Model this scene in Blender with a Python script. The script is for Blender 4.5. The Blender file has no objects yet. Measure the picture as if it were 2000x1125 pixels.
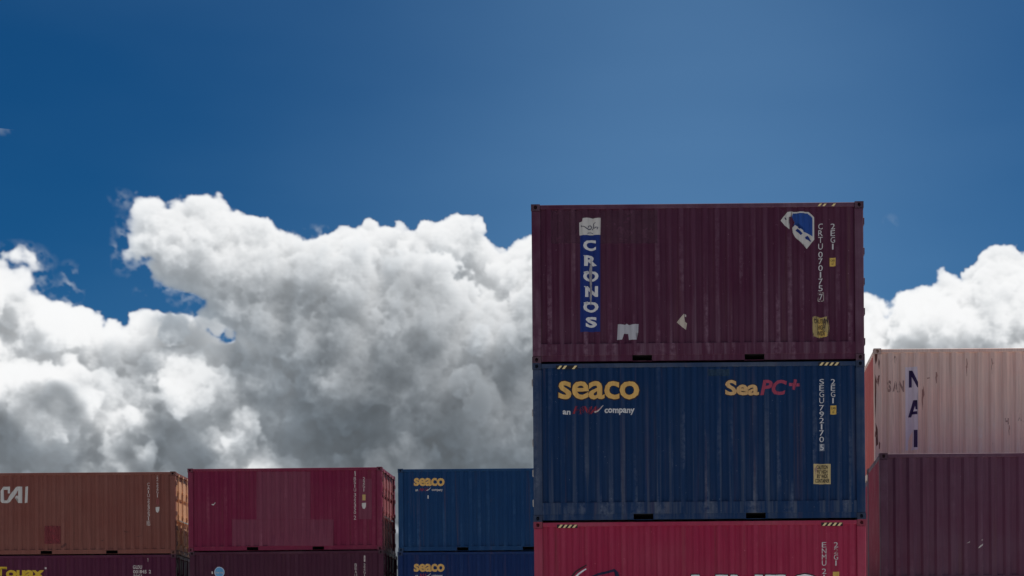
import bpy, bmesh, math, os, time
import numpy as np
from mathutils import Vector, Matrix

scene = bpy.context.scene
COL = scene.collection
R = math.radians

# ------------------------------------------------------------------ camera
LENS = dict(F=3584.0, PX=1340.3, PY=1397.6, ROLL=-0.008)     # in pixels of the 2000 x 1125 photograph
EYE = Vector((0.0, 0.0, -0.963))
cam_data = bpy.data.cameras.new('camera')
cam = bpy.data.objects.new('camera', cam_data)
COL.objects.link(cam)
cam.location = EYE
cam.rotation_euler = (Matrix.Rotation(R(90), 3, 'X') @ Matrix.Rotation(LENS['ROLL'], 3, 'Z')).to_euler()
cam_data.sensor_width = 36.0
cam_data.lens = LENS['F']/2000*36
cam_data.shift_x = -(LENS['PX']-1000)/2000
cam_data.shift_y = (LENS['PY']-562.5)/2000
cam_data.clip_end = 20000
scene.camera = cam

# ------------------------------------------------------------------ light
SUN_DIR = Vector((1.0, 0.30, 2.95)).normalized()              # towards the sun: high, to the right, a little behind the stacks
SUN_EL = math.asin(SUN_DIR.z)
SUN_AZ = math.atan2(SUN_DIR.x, SUN_DIR.y)                    # from +Y, clockwise
sun_data = bpy.data.lights.new('sun', 'SUN')
sun_data.energy = 5.0
sun_data.angle = R(0.5)
sun_data.color = (1.0, 0.95, 0.88)
sun = bpy.data.objects.new('sun', sun_data)
COL.objects.link(sun)
sun.rotation_euler = SUN_DIR.to_track_quat('Z', 'Y').to_euler()
sun.location = (20, 10, 60)
scene.view_settings.view_transform = 'Standard'
scene.view_settings.look = 'None'
scene.view_settings.exposure = 0.2
scene.view_settings.gamma = 1.0
scene.view_settings.use_curve_mapping = False

# ------------------------------------------------------------------ cumulus bank: puffs in a slab of air, lit by the sun and marched through
def bake_clouds():
    rng = np.random.default_rng(11)
    S = 1400.0                       # texels per radian of azimuth / per unit of tan(elevation)
    AZ0, NX, NZ, ND = -0.46, 1340, 426, 84
    F0, PX, PY, RO = 3584.0, 1340.3, 1397.6, -0.008
    def chart(px, py):               # direction of a point of the view -> chart coordinates
        dx, dy = px-PX, py-PY
        u = math.cos(RO)*dx+math.sin(RO)*dy; v = -math.sin(RO)*dx+math.cos(RO)*dy
        az = math.atan2(u, F0)
        return (az-AZ0)*S, -v/F0*math.cos(az)*S
    K = S/F0
    puffs = []                       # x, z, depth, radius in texels
    def P(px, py, r, d, crisp=1.0):
        x, z = chart(px, py)
        puffs.append((x, z, d, r*K, crisp))
    # --- far bright bank (crisp cauliflower tops)
    for px, py, r in [(668,505,62),(735,508,66),(800,508,60),(838,470,34),(886,484,62),(915,550,52),(935,500,56),(980,540,60),(1022,522,58),(1075,525,70),
                      (1130,530,80),(1200,540,80),(1290,550,80),(1380,560,80),(1470,570,80),(1560,625,70),(1640,655,64),(1690,640,52),(1735,668,52),(1788,620,38),
                      (1760,690,80),(1850,630,56),(1880,600,44),(1918,565,46),(1968,548,54),(2036,566,72),(2100,540,90),(2190,560,100),(2290,600,100),(2400,640,100),(2500,700,100)]:
        P(px, py, r, 64, 1.15)
    for px, py, r in [(160,662,58),(105,668,50),(215,678,52),(280,642,34),(262,690,60),(424,640,34),(350,704,40),(400,712,42),(330,740,80),(60,690,70),(20,640,70),(-60,600,90),(-160,600,90),(-260,640,100),(-360,700,100),(440,730,60)]:
        P(px, py, r, 52, 1.1)
    # --- near grey mass overhanging to the left
    for px, py, r in [(290,420,46),(276,445,38),(330,450,58),(395,470,66),(455,515,72),(340,500,62),(282,478,46),(316,522,46),(428,522,64),(520,540,86),(600,545,90),(680,570,92),
                      (470,605,62),(530,640,90),(600,660,110),(760,610,98),(850,640,110),(940,680,110),(1030,690,110),(1120,640,120),(520,730,70),(700,740,130),(820,760,130),(930,790,130),(1050,800,140)]:
        P(px, py, r, 35, .85)
    # --- left edge cloud
    for px, py, r in [(20,560,62),(-40,570,80),(40,620,66),(-120,590,100),(-240,620,110),(-380,660,110),(5,680,60)]:
        P(px, py, r, 37, .75)
    # --- lower decks down to the horizon
    for px in range(-520, 2700, 90):
        for row, (py, r, d) in enumerate([(660,100,58),(735,100,56),(820,90,36),(900,100,42),(1000,120,38),(1120,130,42),(1250,150,42),(1380,160,42)]):
            if px < 560 and row < 2: py += 95-30*row
            P(px+rng.uniform(-50,50), py+rng.uniform(-30,30), r*rng.uniform(.8,1.15), d+rng.uniform(-9,12), .9)
    # --- loose wisps at the left ends
    for px, py, r in [(282,406,16),(270,502,32),(302,533,34),(285,388,15),(256,470,18),(262,512,16),(25,505,26),(60,520,24),(132,562,14),(140,545,9),(330,640,26),(420,655,20),(610,462,22)]:
        P(px, py, r, 36, .5)
    base = list(puffs)
    # children: smaller puffs riding on the big ones
    def children(src, n, lo, hi):
        out = []
        for x, z, d, r, c in src:
            for _ in range(n if c > .87 else max(2, n-2)):
                v = rng.normal(size=3); v /= np.linalg.norm(v)
                v[1] = abs(v[1])*.9+.1*v[1]
                rr = r*rng.uniform(lo, hi)*(1 if c > .87 else .85)
                q = (r-.35*rr)
                out.append((x+v[0]*q, z+v[1]*q, d+v[2]*q*.55, rr, c))
        return out
    c1 = children(base, 7, .28, .5)
    c2 = children(c1, 4, .3, .5)
    puffs = base+c1+c2
    for px, py, r, d in [(446,652,38,50),(425,668,30,48),(468,640,34,48)]:
        x, z = chart(px, py); puffs.append((x, z, d, r*K, .9))
    F = np.full((NZ, ND, NX), -40.0, np.float32)
    C = np.full((NZ, ND, NX), .9, np.float32)
    for x, z, d, r, c in puffs:
        R = r+15
        x0, x1 = max(0, int(x-R)), min(NX, int(x+R)+2); z0, z1 = max(0, int(z-R)), min(NZ, int(z+R)+2); d0, d1 = max(0, int(d-R)), min(ND, int(d+R)+2)
        if x0 >= x1 or z0 >= z1 or d0 >= d1: continue
        zz = np.arange(z0, z1, dtype=np.float32)[:, None, None]-z; dd = np.arange(d0, d1, dtype=np.float32)[None, :, None]-d; xx = np.arange(x0, x1, dtype=np.float32)[None, None, :]-x
        s = r-np.sqrt(zz*zz+dd*dd*3.2+xx*xx)
        blk = F[z0:z1, d0:d1, x0:x1]
        m = s > blk
        blk[m] = s[m]; C[z0:z1, d0:d1, x0:x1][m] = c
    # hollows where the blue shows through between the upper and the lower cloud
    cz, cx = np.mgrid[0:NZ, 0:NX].astype(np.float32)
    thin = np.ones((NZ, NX), np.float32)
    for px, py, rx, rz, k in [(225,392,22,40,30),(1755,535,60,30,26),(1690,545,40,22,22),(345,590,38,16,32),(175,560,66,30,40)]:
        x, z = chart(px, py); F -= (k*np.exp(-((cx-x)/(rx*K))**2-((cz-z)/(rz*K))**2))[:, None, :]
    for px, py, rx, rz, k in [(240,450,34,100,.8),(330,590,90,34,.6),(30,520,50,40,.5),(250,375,40,24,.6)]:
        x, z = chart(px, py); thin *= 1-k*np.exp(-((cx-x)/(rx*K))**2-((cz-z)/(rz*K))**2)
    # fractal noise, periodic tile
    def tile(shape, p, lo, seed):
        g = np.random.default_rng(seed)
        k = np.fft.rfftn(g.normal(size=shape).astype(np.float32))
        fz, fd, fx = np.fft.fftfreq(shape[0])[:, None, None], np.fft.fftfreq(shape[1])[None, :, None], np.fft.rfftfreq(shape[2])[None, None, :]
        f = np.sqrt(fz*fz+fd*fd+fx*fx); f[0, 0, 0] = 1
        k *= np.where(f < lo, (f/lo)**2, 1)/np.maximum(f, lo)**p
        n = np.fft.irfftn(k, shape).astype(np.float32)
        return n/n.std()
    n1 = tile((NZ, ND, NX//2), 2.35, 1/85, 5)
    n2 = tile((NZ, ND, NX//2), 2.25, 1/27, 6)
    n1 = np.concatenate([n1, n1[:, :, ::1]], 2)[:NZ, :ND, :NX]; n2 = np.concatenate([n2, n2], 2)[:NZ, :ND, :NX]
    soft = np.clip(1.6-C, .45, 1)          # near clouds are softer, the far bank crisp
    soft = np.clip(1.6-C, .45, 1.15)
    F += (n1*5.5-np.abs(n2)*2.2+1.2)*soft*1.3
    den = np.clip(F/(7*soft*soft), 0, 1)
    den = den*den*(3-2*den)*(.55*thin)[:, None, :]
    del F
    # sunlight: from the upper right, marched row by row from the top, spreading as it scatters
    tau = np.zeros((ND, NX), np.float32)
    L = np.empty_like(den)
    def box(a, n, ax):
        c = np.cumsum(a, ax, dtype=np.float32); pad = [(0, 0)]*3; pad[ax] = (n+1, n)
        c = np.pad(c, pad, mode='edge')
        sl = [slice(None)]*3; sl2 = [slice(None)]*3
        sl[ax] = slice(2*n+1, None); sl2[ax] = slice(0, -(2*n+1))
        return (c[tuple(sl)]-c[tuple(sl2)])/(2*n+1)
    # hand-placed spots of shade and brightness, put straight into the cloud light
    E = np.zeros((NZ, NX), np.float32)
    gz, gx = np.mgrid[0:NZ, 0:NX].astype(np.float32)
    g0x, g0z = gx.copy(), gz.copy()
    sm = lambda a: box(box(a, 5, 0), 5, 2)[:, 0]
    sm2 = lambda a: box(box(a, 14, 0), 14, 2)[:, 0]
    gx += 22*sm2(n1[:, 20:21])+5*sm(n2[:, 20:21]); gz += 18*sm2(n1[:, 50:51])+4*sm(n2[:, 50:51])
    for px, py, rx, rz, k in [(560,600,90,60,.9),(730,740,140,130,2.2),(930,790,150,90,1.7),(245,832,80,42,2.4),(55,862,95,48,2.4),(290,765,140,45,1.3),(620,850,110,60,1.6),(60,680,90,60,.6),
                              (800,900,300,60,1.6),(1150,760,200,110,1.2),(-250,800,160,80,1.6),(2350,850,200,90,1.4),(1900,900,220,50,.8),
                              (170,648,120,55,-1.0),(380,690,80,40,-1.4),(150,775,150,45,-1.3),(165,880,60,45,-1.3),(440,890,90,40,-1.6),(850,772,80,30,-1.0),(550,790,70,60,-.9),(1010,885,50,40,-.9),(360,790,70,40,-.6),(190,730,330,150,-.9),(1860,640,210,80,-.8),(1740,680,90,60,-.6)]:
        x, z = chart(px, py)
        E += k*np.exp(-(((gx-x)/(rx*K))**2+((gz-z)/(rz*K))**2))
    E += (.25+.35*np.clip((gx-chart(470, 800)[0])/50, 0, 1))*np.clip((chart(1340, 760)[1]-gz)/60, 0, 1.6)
    Enear = .34*np.clip((chart(700, 415)[1]-gz)/30, 0, 1)*np.clip((gx-chart(330, 500)[0])/60, 0, 1)*np.clip((chart(1300, 500)[0]-gx)/60, 0, 1)  # more hand-placed shade, over the near grey mass
    near = np.clip(1.6-np.arange(ND, dtype=np.float32)[:, None]/30, 0, 1)
    fall = np.clip(1.5-np.arange(ND, dtype=np.float32)[:, None]/48, .15, 1)
    sx = 0.0
    for z in range(NZ-1, -1, -1):
        sx += 1/3.0
        if sx >= 1: tau = np.roll(tau, -1, 1); sx -= 1
        tau = tau+den[z]*.15
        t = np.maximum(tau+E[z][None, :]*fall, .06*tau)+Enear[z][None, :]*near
        tau[:, 1:-1] = tau[:, 1:-1]*.70+.15*(tau[:, :-2]+tau[:, 2:])
        tau[1:-1] = tau[1:-1]*.70+.15*(tau[:-2]+tau[2:])
        tau *= .988
        L[z] = .60*np.exp(-t*1.25)+.32*np.exp(-t*.40)+.08*np.exp(-t*.09)
    # openness to the sky and to the viewer: blurred density
    occ = .35*box(box(box(den, 5, 0), 5, 2), 4, 1)+.65*box(box(box(den, 18, 0), 18, 2), 10, 1)
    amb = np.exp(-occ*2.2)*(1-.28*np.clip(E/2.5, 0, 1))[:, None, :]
    T = np.ones((NZ, NX), np.float32); col = np.zeros((NZ, NX, 3), np.float32)
    sun = np.array([1.12, 1.11, 1.095], np.float32)*1.0; sky = np.array([.175, .235, .295], np.float32)
    for d in range(ND):
        a = 1-np.exp(-den[:, d]*.85)
        w = (T*a)[..., None]
        col += w*(L[:, d][..., None]*sun+amb[:, d][..., None]*sky)
        T *= 1-a
    A = 1-T
    col /= np.maximum(A, 1e-4)[..., None]
    # loose shreds where the bank dissolves
    r1 = 1-np.abs(n1[:, 10]*.8+n2[:, 33]*.5); r2 = n2[:, 60]
    wa = np.zeros((NZ, NX), np.float32)
    for px, py, rx, rz, k in [(236,392,24,22,.5),(236,480,18,50,.7),(290,520,60,50,.5),(330,575,70,30,.55),(40,510,50,30,.8),(75,560,40,50,.5),(135,560,22,40,.7),(395,650,50,14,.6),(610,458,50,16,.7),(540,462,60,14,.5),(1740,605,40,30,.6),(1738,436,24,26,.22),(0,252,30,16,.3),(80,496,20,8,.5)]:
        x, z = chart(px, py)
        wa = np.maximum(wa, k*np.exp(-((g0x-x)/(rx*K))**2-((g0z-z)/(rz*K))**2))
    wa = np.clip(wa-.12, 0, 1)*np.clip((r1-.30)*1.5, 0, 1)*np.clip(.65+.35*r2, 0, 1)
    A2 = 1-(1-A)*(1-wa)
    col = (col*A[..., None]+(A2-A)[..., None]*np.array([.62, .68, .74], np.float32))/np.maximum(A2, 1e-4)[..., None]
    A = A2
    col = col/(1+(col/1.02)**5)**.2
    return np.concatenate([col, A[..., None]], 2), S, AZ0

# ------------------------------------------------------------------ world: clear sky and a bank of cumulus round the horizon
def N(nt, t, **kw):
    n = nt.nodes.new(t)
    for k, v in kw.items(): setattr(n, k, v)
    return n
def build_world():
    w = bpy.data.worlds.new('World'); scene.world = w; w.use_nodes = True
    nt = w.node_tree; nt.nodes.clear(); lk = nt.links.new
    arr, S, AZ0 = bake_clouds()
    h, wd = arr.shape[:2]
    img = bpy.data.images.new('cloud_bank', wd, h, alpha=True, float_buffer=True)
    img.colorspace_settings.name = 'Linear Rec.709'
    img.alpha_mode = 'CHANNEL_PACKED'
    img.pixels.foreach_set(arr.astype(np.float32).ravel())
    img.update(); img.pack()
    sky = N(nt, 'ShaderNodeTexSky', sky_type='NISHITA', sun_disc=False, sun_elevation=SUN_EL, sun_rotation=SUN_AZ,
            altitude=2500, air_density=1.0, dust_density=0.1, ozone_density=3.0)
    hs = N(nt, 'ShaderNodeHueSaturation'); hs.inputs['Saturation'].default_value = SKY_SAT; hs.inputs['Value'].default_value = SKY_VAL
    lk(sky.outputs[0], hs.inputs['Color'])
    tint = N(nt, 'ShaderNodeMix', data_type='RGBA', blend_type='MULTIPLY'); tint.inputs[0].default_value = 1
    tint.inputs[7].default_value = SKY_TINT
    lk(hs.outputs[0], tint.inputs[6])
    tc = N(nt, 'ShaderNodeTexCoord'); sep = N(nt, 'ShaderNodeSeparateXYZ'); lk(tc.outputs['Generated'], sep.inputs[0])
    def M(op, a, b=None, c=None, clamp=False):
        m = N(nt, 'ShaderNodeMath', operation=op, use_clamp=clamp)
        for i, v in enumerate((a, b, c)):
            if v is None: continue
            if isinstance(v, (int, float)): m.inputs[i].default_value = v
            else: lk(v, m.inputs[i])
        return m.outputs[0]
    x, y, z = sep.outputs
    az = M('ARCTAN2', x, y)
    hyp = M('SQRT', M('ADD', M('MULTIPLY', x, x), M('MULTIPLY', y, y)))
    t = M('DIVIDE', z, M('MAXIMUM', hyp, 1e-4))
    u = M('MULTIPLY', M('SUBTRACT', az, AZ0), S/wd)
    v = M('MULTIPLY', M('MINIMUM', M('MAXIMUM', t, 0.002), (h-1)/S), S/h)
    cmb = N(nt, 'ShaderNodeCombineXYZ'); lk(u, cmb.inputs[0]); lk(v, cmb.inputs[1])
    tex = N(nt, 'ShaderNodeTexImage', image=img, interpolation='Cubic', extension='MIRROR'); lk(cmb.outputs[0], tex.inputs[0])
    alpha = M('MULTIPLY', tex.outputs['Alpha'], M('LESS_THAN', t, (h-2)/S))
    cl = N(nt, 'ShaderNodeMix', data_type='RGBA', blend_type='MULTIPLY'); cl.inputs[0].default_value = 1
    cl.inputs[7].default_value = (CLOUD_GAIN,)*3+(1,)
    lk(tex.outputs['Color'], cl.inputs[6])
    # glow above the tall stack painted into the sky, with faint streaks
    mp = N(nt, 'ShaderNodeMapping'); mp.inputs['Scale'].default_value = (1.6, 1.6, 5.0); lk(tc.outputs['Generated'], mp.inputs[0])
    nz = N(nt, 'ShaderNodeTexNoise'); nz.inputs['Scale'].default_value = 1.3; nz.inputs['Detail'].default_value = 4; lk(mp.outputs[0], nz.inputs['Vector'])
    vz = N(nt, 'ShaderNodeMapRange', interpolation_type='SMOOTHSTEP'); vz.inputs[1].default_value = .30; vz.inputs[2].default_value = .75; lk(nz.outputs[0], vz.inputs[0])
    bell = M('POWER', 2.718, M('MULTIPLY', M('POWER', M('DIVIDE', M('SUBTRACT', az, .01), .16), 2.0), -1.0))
    sky_glow = M('MULTIPLY', M('ADD', M('MULTIPLY', vz.outputs[0], .05), M('MULTIPLY', bell, .15)), M('SUBTRACT', 1.0, M('MULTIPLY', t, .8), clamp=True))
    vm = N(nt, 'ShaderNodeMix', data_type='RGBA'); lk(sky_glow, vm.inputs[0]); lk(tint.outputs[2], vm.inputs[6]); vm.inputs[7].default_value = (.46/SKY_STRENGTH, .80/SKY_STRENGTH, 1.15/SKY_STRENGTH, 1)
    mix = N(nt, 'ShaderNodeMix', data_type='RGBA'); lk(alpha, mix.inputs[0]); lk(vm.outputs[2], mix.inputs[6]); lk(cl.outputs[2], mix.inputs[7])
    bg = N(nt, 'ShaderNodeBackground'); bg.inputs[1].default_value = SKY_STRENGTH
    out = N(nt, 'ShaderNodeOutputWorld')
    lk(mix.outputs[2], bg.inputs[0]); lk(bg.outputs[0], out.inputs[0])
SKY_STRENGTH = 0.1
SKY_SAT, SKY_VAL, SKY_TINT = 1.25, 1.0, (.10, .36, .45, 1)
CLOUD_GAIN = .87/SKY_STRENGTH
build_world()

# ------------------------------------------------------------------ materials
def rgb(r, g, b): return (r, g, b, 1.0)
def s2l(r, g, b):
    f = lambda c: c/12.92 if c <= .04045 else ((c+.055)/1.055)**2.4
    return (f(r/255), f(g/255), f(b/255), 1.0)
def noise(nt, vec, scale, detail=5, rough=.55, dist=0):
    n = N(nt, 'ShaderNodeTexNoise'); n.inputs['Scale'].default_value = scale; n.inputs['Detail'].default_value = detail
    n.inputs['Roughness'].default_value = rough; n.inputs['Distortion'].default_value = dist
    nt.links.new(vec, n.inputs['Vector']); return n.outputs[0]
def mapr(nt, val, a, b, c=0.0, d=1.0):
    m = N(nt, 'ShaderNodeMapRange'); m.inputs[1].default_value = a; m.inputs[2].default_value = b; m.inputs[3].default_value = c; m.inputs[4].default_value = d
    nt.links.new(val, m.inputs[0]); return m.outputs[0]
def mixc(nt, fac, a, b, blend='MIX'):
    m = N(nt, 'ShaderNodeMix', data_type='RGBA', blend_type=blend)
    for i, v in ((0, fac), (6, a), (7, b)):
        if isinstance(v, (int, float)): m.inputs[i].default_value = v
        elif isinstance(v, tuple): m.inputs[i].default_value = v
        else: nt.links.new(v, m.inputs[i])
    return m.outputs[2]
def mul(nt, a, b):
    m = N(nt, 'ShaderNodeMath', operation='MULTIPLY')
    for i, v in enumerate((a, b)):
        if isinstance(v, (int, float)): m.inputs[i].default_value = v
        else: nt.links.new(v, m.inputs[i])
    return m.outputs[0]
def new_mat(name):
    m = bpy.data.materials.new(name); m.use_nodes = True; nt = m.node_tree; nt.nodes.clear()
    out = N(nt, 'ShaderNodeOutputMaterial'); p = N(nt, 'ShaderNodeBsdfPrincipled'); nt.links.new(p.outputs[0], out.inputs[0])
    return m, nt, p, out
def vec(nt, seed, sc=(1, 1, 1)):
    tc = N(nt, 'ShaderNodeTexCoord'); mp = N(nt, 'ShaderNodeMapping'); mp.inputs['Location'].default_value = (seed*7.3, seed*3.1, seed*5.7)
    mp.inputs['Scale'].default_value = sc; nt.links.new(tc.outputs['Object'], mp.inputs[0]); return mp.outputs[0], tc.outputs['Object']
def paint(name, col, seed, dust, streak=.5, patch=.35, rust=.25, rough=.5, rustcol=(.10, .045, .03, 1), scuff=.5, runs=.35, see=0.0):
    """weathered container paint: blotchy fading, dirt streaks worn down the proud ridges, specks of rust"""
    m, nt, p, out = new_mat(name)
    v, raw = vec(nt, seed)
    vs, _ = vec(nt, seed, (10.0, 10.0, .30))
    vf, _ = vec(nt, seed+.5, (34.0, 34.0, 1.1))
    sep = N(nt, 'ShaderNodeSeparateXYZ'); nt.links.new(raw, sep.inputs[0])
    ridge = mapr(nt, sep.outputs[1], .030, .016)
    low = mapr(nt, sep.outputs[2], 2.5, .6, .25, 1.0)
    big = mapr(nt, noise(nt, v, .9, 6, .6), .35, .70)
    c = mixc(nt, mul(nt, big, patch), col, dust)
    st = mul(nt, mapr(nt, noise(nt, vs, 1.0, 4, .6), .48, .74), low)
    rd = N(nt, 'ShaderNodeMath', operation='MULTIPLY_ADD'); rd.inputs[1].default_value = .8; rd.inputs[2].default_value = .2; nt.links.new(ridge, rd.inputs[0])
    c = mixc(nt, mul(nt, mul(nt, st, rd.outputs[0]), streak), c, dust)
    fs = mapr(nt, noise(nt, vf, 1.0, 3, .6), .40, .66)
    c = mixc(nt, mul(nt, fs, .22), c, mixc(nt, .65, col, (0.0, 0.0, 0.0, 1)))
    # broken pale scuffs down the ridges, reddish runs, and small bright chips
    vk, _ = vec(nt, seed+.9, (4.6, 4.6, .55))
    sk = mul(nt, mul(nt, mapr(nt, noise(nt, vk, 1.0, 3, .5), .50, .66), mapr(nt, noise(nt, v, 9.0, 4, .7), .38, .62)), mul(nt, ridge, low))
    c = mixc(nt, mul(nt, sk, scuff), c, tuple(min(.8, 1.5*x+.02) for x in dust[:3])+(1,))
    vr, _ = vec(nt, seed+1.7, (7.0, 7.0, .22))
    rn = mul(nt, mapr(nt, noise(nt, vr, 1.0, 4, .6), .57, .72), mapr(nt, noise(nt, vf, .8, 3, .6), .35, .6))
    c = mixc(nt, mul(nt, rn, runs), c, rustcol)
    ch = mapr(nt, noise(nt, v, 30.0, 2, .5), .745, .775)
    c = mixc(nt, mul(nt, ch, .55), c, tuple(min(.8, 2.2*x+.05) for x in dust[:3])+(1,))
    rs = mapr(nt, noise(nt, v, 5.0, 9, .72), .62, .70)
    rsw = mul(nt, rs, mapr(nt, noise(nt, vs, .6, 3), .45, .6))
    c = mixc(nt, mul(nt, rsw, rust), c, rustcol)
    nt.links.new(c, p.inputs['Base Color'])
    rr = mapr(nt, noise(nt, v, 3.0, 6), .3, .7, rough-.08, rough+.15); nt.links.new(rr, p.inputs['Roughness'])
    p.inputs['Specular IOR Level'].default_value = .18
    b = N(nt, 'ShaderNodeBump'); b.inputs['Strength'].default_value = .35; b.inputs['Distance'].default_value = .03
    nt.links.new(noise(nt, v, 2.2, 4, .55), b.inputs['Height'])
    nt.links.new(b.outputs[0], p.inputs['Normal'])
    if see > 0:      # a thin brushed coat that lets the old paint through in places
        tr = N(nt, 'ShaderNodeBsdfTransparent'); mx = N(nt, 'ShaderNodeMixShader')
        nt.links.new(mapr(nt, noise(nt, v, 3.5, 7, .7), .36, .62, max(0, see-.12), min(1, see+.22)), mx.inputs[0]); nt.links.new(p.outputs[0], mx.inputs[1]); nt.links.new(tr.outputs[0], mx.inputs[2])
        nt.links.new(mx.outputs[0], out.inputs[0])
    return m
def printed(name, col, seed=1.0, wear=.3, dirt=.25, rough=.55):
    """paint or vinyl lettering, rubbed through to the steel paint where wear is high"""
    m, nt, p, out = new_mat(name)
    v, raw = vec(nt, seed)
    vs, _ = vec(nt, seed, (16.0, 16.0, 1.6))
    d = mapr(nt, noise(nt, vs, 1.2, 5, .65), .42, .72)
    nt.links.new(mixc(nt, mul(nt, d, dirt), col, tuple(.35*c for c in col[:3])+(1,)), p.inputs['Base Color'])
    p.inputs['Roughness'].default_value = rough; p.inputs['Specular IOR Level'].default_value = .3
    if wear > 0:
        a = mapr(nt, noise(nt, vs, 1.6, 7, .7), .70-.30*wear, .78-.26*wear)
        tr = N(nt, 'ShaderNodeBsdfTransparent'); mx = N(nt, 'ShaderNodeMixShader')
        nt.links.new(mul(nt, a, min(1.0, .55+wear*.5)), mx.inputs[0]); nt.links.new(p.outputs[0], mx.inputs[1]); nt.links.new(tr.outputs[0], mx.inputs[2])
        nt.links.new(mx.outputs[0], out.inputs[0])
    return m
def plain(name, col, rough=.6, metal=0.0):
    m, nt, p, out = new_mat(name)
    v, raw = vec(nt, 2.0)
    nt.links.new(mixc(nt, mapr(nt, noise(nt, v, 6, 6, .65), .35, .7), col, tuple(.55*c for c in col[:3])+(1,)), p.inputs['Base Color'])
    p.inputs['Roughness'].default_value = rough; p.inputs['Metallic'].default_value = metal
    return m

# ------------------------------------------------------------------ mesh helpers
def link(name, bm, mat, parent=None, smooth=False):
    me = bpy.data.meshes.new(name); bm.to_mesh(me); bm.free()
    me.materials.append(mat)
    o = bpy.data.objects.new(name, me); COL.objects.link(o)
    if parent is not None: o.parent = parent
    if smooth:
        for f in me.polygons: f.use_smooth = True
    return o
def share(name, me, parent, M=None):
    o = bpy.data.objects.new(name, me); COL.objects.link(o); o.parent = parent
    if M is not None: o.matrix_local = M
    return o
def box(bm, x0, x1, y0, y1, z0, z1, bev=0.0):
    vs = [bm.verts.new((x, y, z)) for z in (z0, z1) for x, y in ((x0, y0), (x1, y0), (x1, y1), (x0, y1))]
    fs = [(0, 3, 2, 1), (4, 5, 6, 7), (0, 1, 5, 4), (1, 2, 6, 5), (2, 3, 7, 6), (3, 0, 4, 7)]
    faces = [bm.faces.new([vs[i] for i in f]) for f in fs]
    if bev > 0:
        es = list({e for f in faces for e in f.edges})
        bmesh.ops.bevel(bm, geom=es, offset=bev, segments=1, affect='EDGES', profile=.5)
def bxm(*a, **k):
    bm = bmesh.new(); box(bm, *a, **k); return bm
def cyl(bm, x, y, z0, z1, r, n=8):
    a = [bm.verts.new((x+r*math.cos(2*math.pi*i/n), y+r*math.sin(2*math.pi*i/n), z0)) for i in range(n)]
    b = [bm.verts.new((v.co.x, v.co.y, z1)) for v in a]
    for i in range(n): bm.faces.new((a[i], a[(i+1) % n], b[(i+1) % n], b[i]))
    bm.faces.new(b); bm.faces.new(a[::-1])
def holed(bm, o, u, v, w, h, hw, hh, depth):
    """a rectangular face w x h at o with a rounded slot hw x hh sunk into it"""
    o, u, v = Vector(o), Vector(u), Vector(v); n = u.cross(v)
    outer, inner = [], []
    for i in range(8):
        a = math.pi/4*i
        cx, cy = math.cos(a), math.sin(a)
        k = 1/max(abs(cx), abs(cy))
        outer.append(bm.verts.new(o+u*(w/2+cx*k*w/2)+v*(h/2+cy*k*h/2)))
        inner.append(bm.verts.new(o+u*(w/2+cx*hw/2)+v*(h/2+cy*hh/2)))
    deep = [bm.verts.new(x.co-n*depth) for x in inner]
    for i in range(8):
        j = (i+1) % 8
        bm.faces.new((outer[i], outer[j], inner[j], inner[i])); bm.faces.new((inner[i], inner[j], deep[j], deep[i]))
    bm.faces.new(deep)
CW, CD, CH = .162, .178, .118
def casting_bm():
    """corner fitting with its slots, outer corner at the origin, reaching to +x +y +z"""
    bm = bmesh.new()
    holed(bm, (0, 0, 0), (1, 0, 0), (0, 0, 1), CW, CH, .062, .078, .09)        # long side (faces -y)
    holed(bm, (0, CD, 0), (0, -1, 0), (0, 0, 1), CD, CH, .062, .078, .09)      # end (faces -x)
    holed(bm, (0, CD, 0), (1, 0, 0), (0, -1, 0), CW, CD, .062, .12, .03)       # bottom or top
    c = [(CW, 0, 0), (CW, CD, 0), (CW, CD, CH), (CW, 0, CH), (0, 0, CH), (0, CD, CH)]
    v = [bm.verts.new(p) for p in c]
    bm.faces.new((v[0], v[1], v[2], v[3])); bm.faces.new((v[3], v[2], v[5], v[4]))
    w = [bm.verts.new(p) for p in ((0, CD, 0), (CW, CD, 0), (CW, CD, CH), (0, CD, CH))]
    bm.faces.new(w[::-1])
    bmesh.ops.recalc_face_normals(bm, faces=bm.faces)
    return bm

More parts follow.
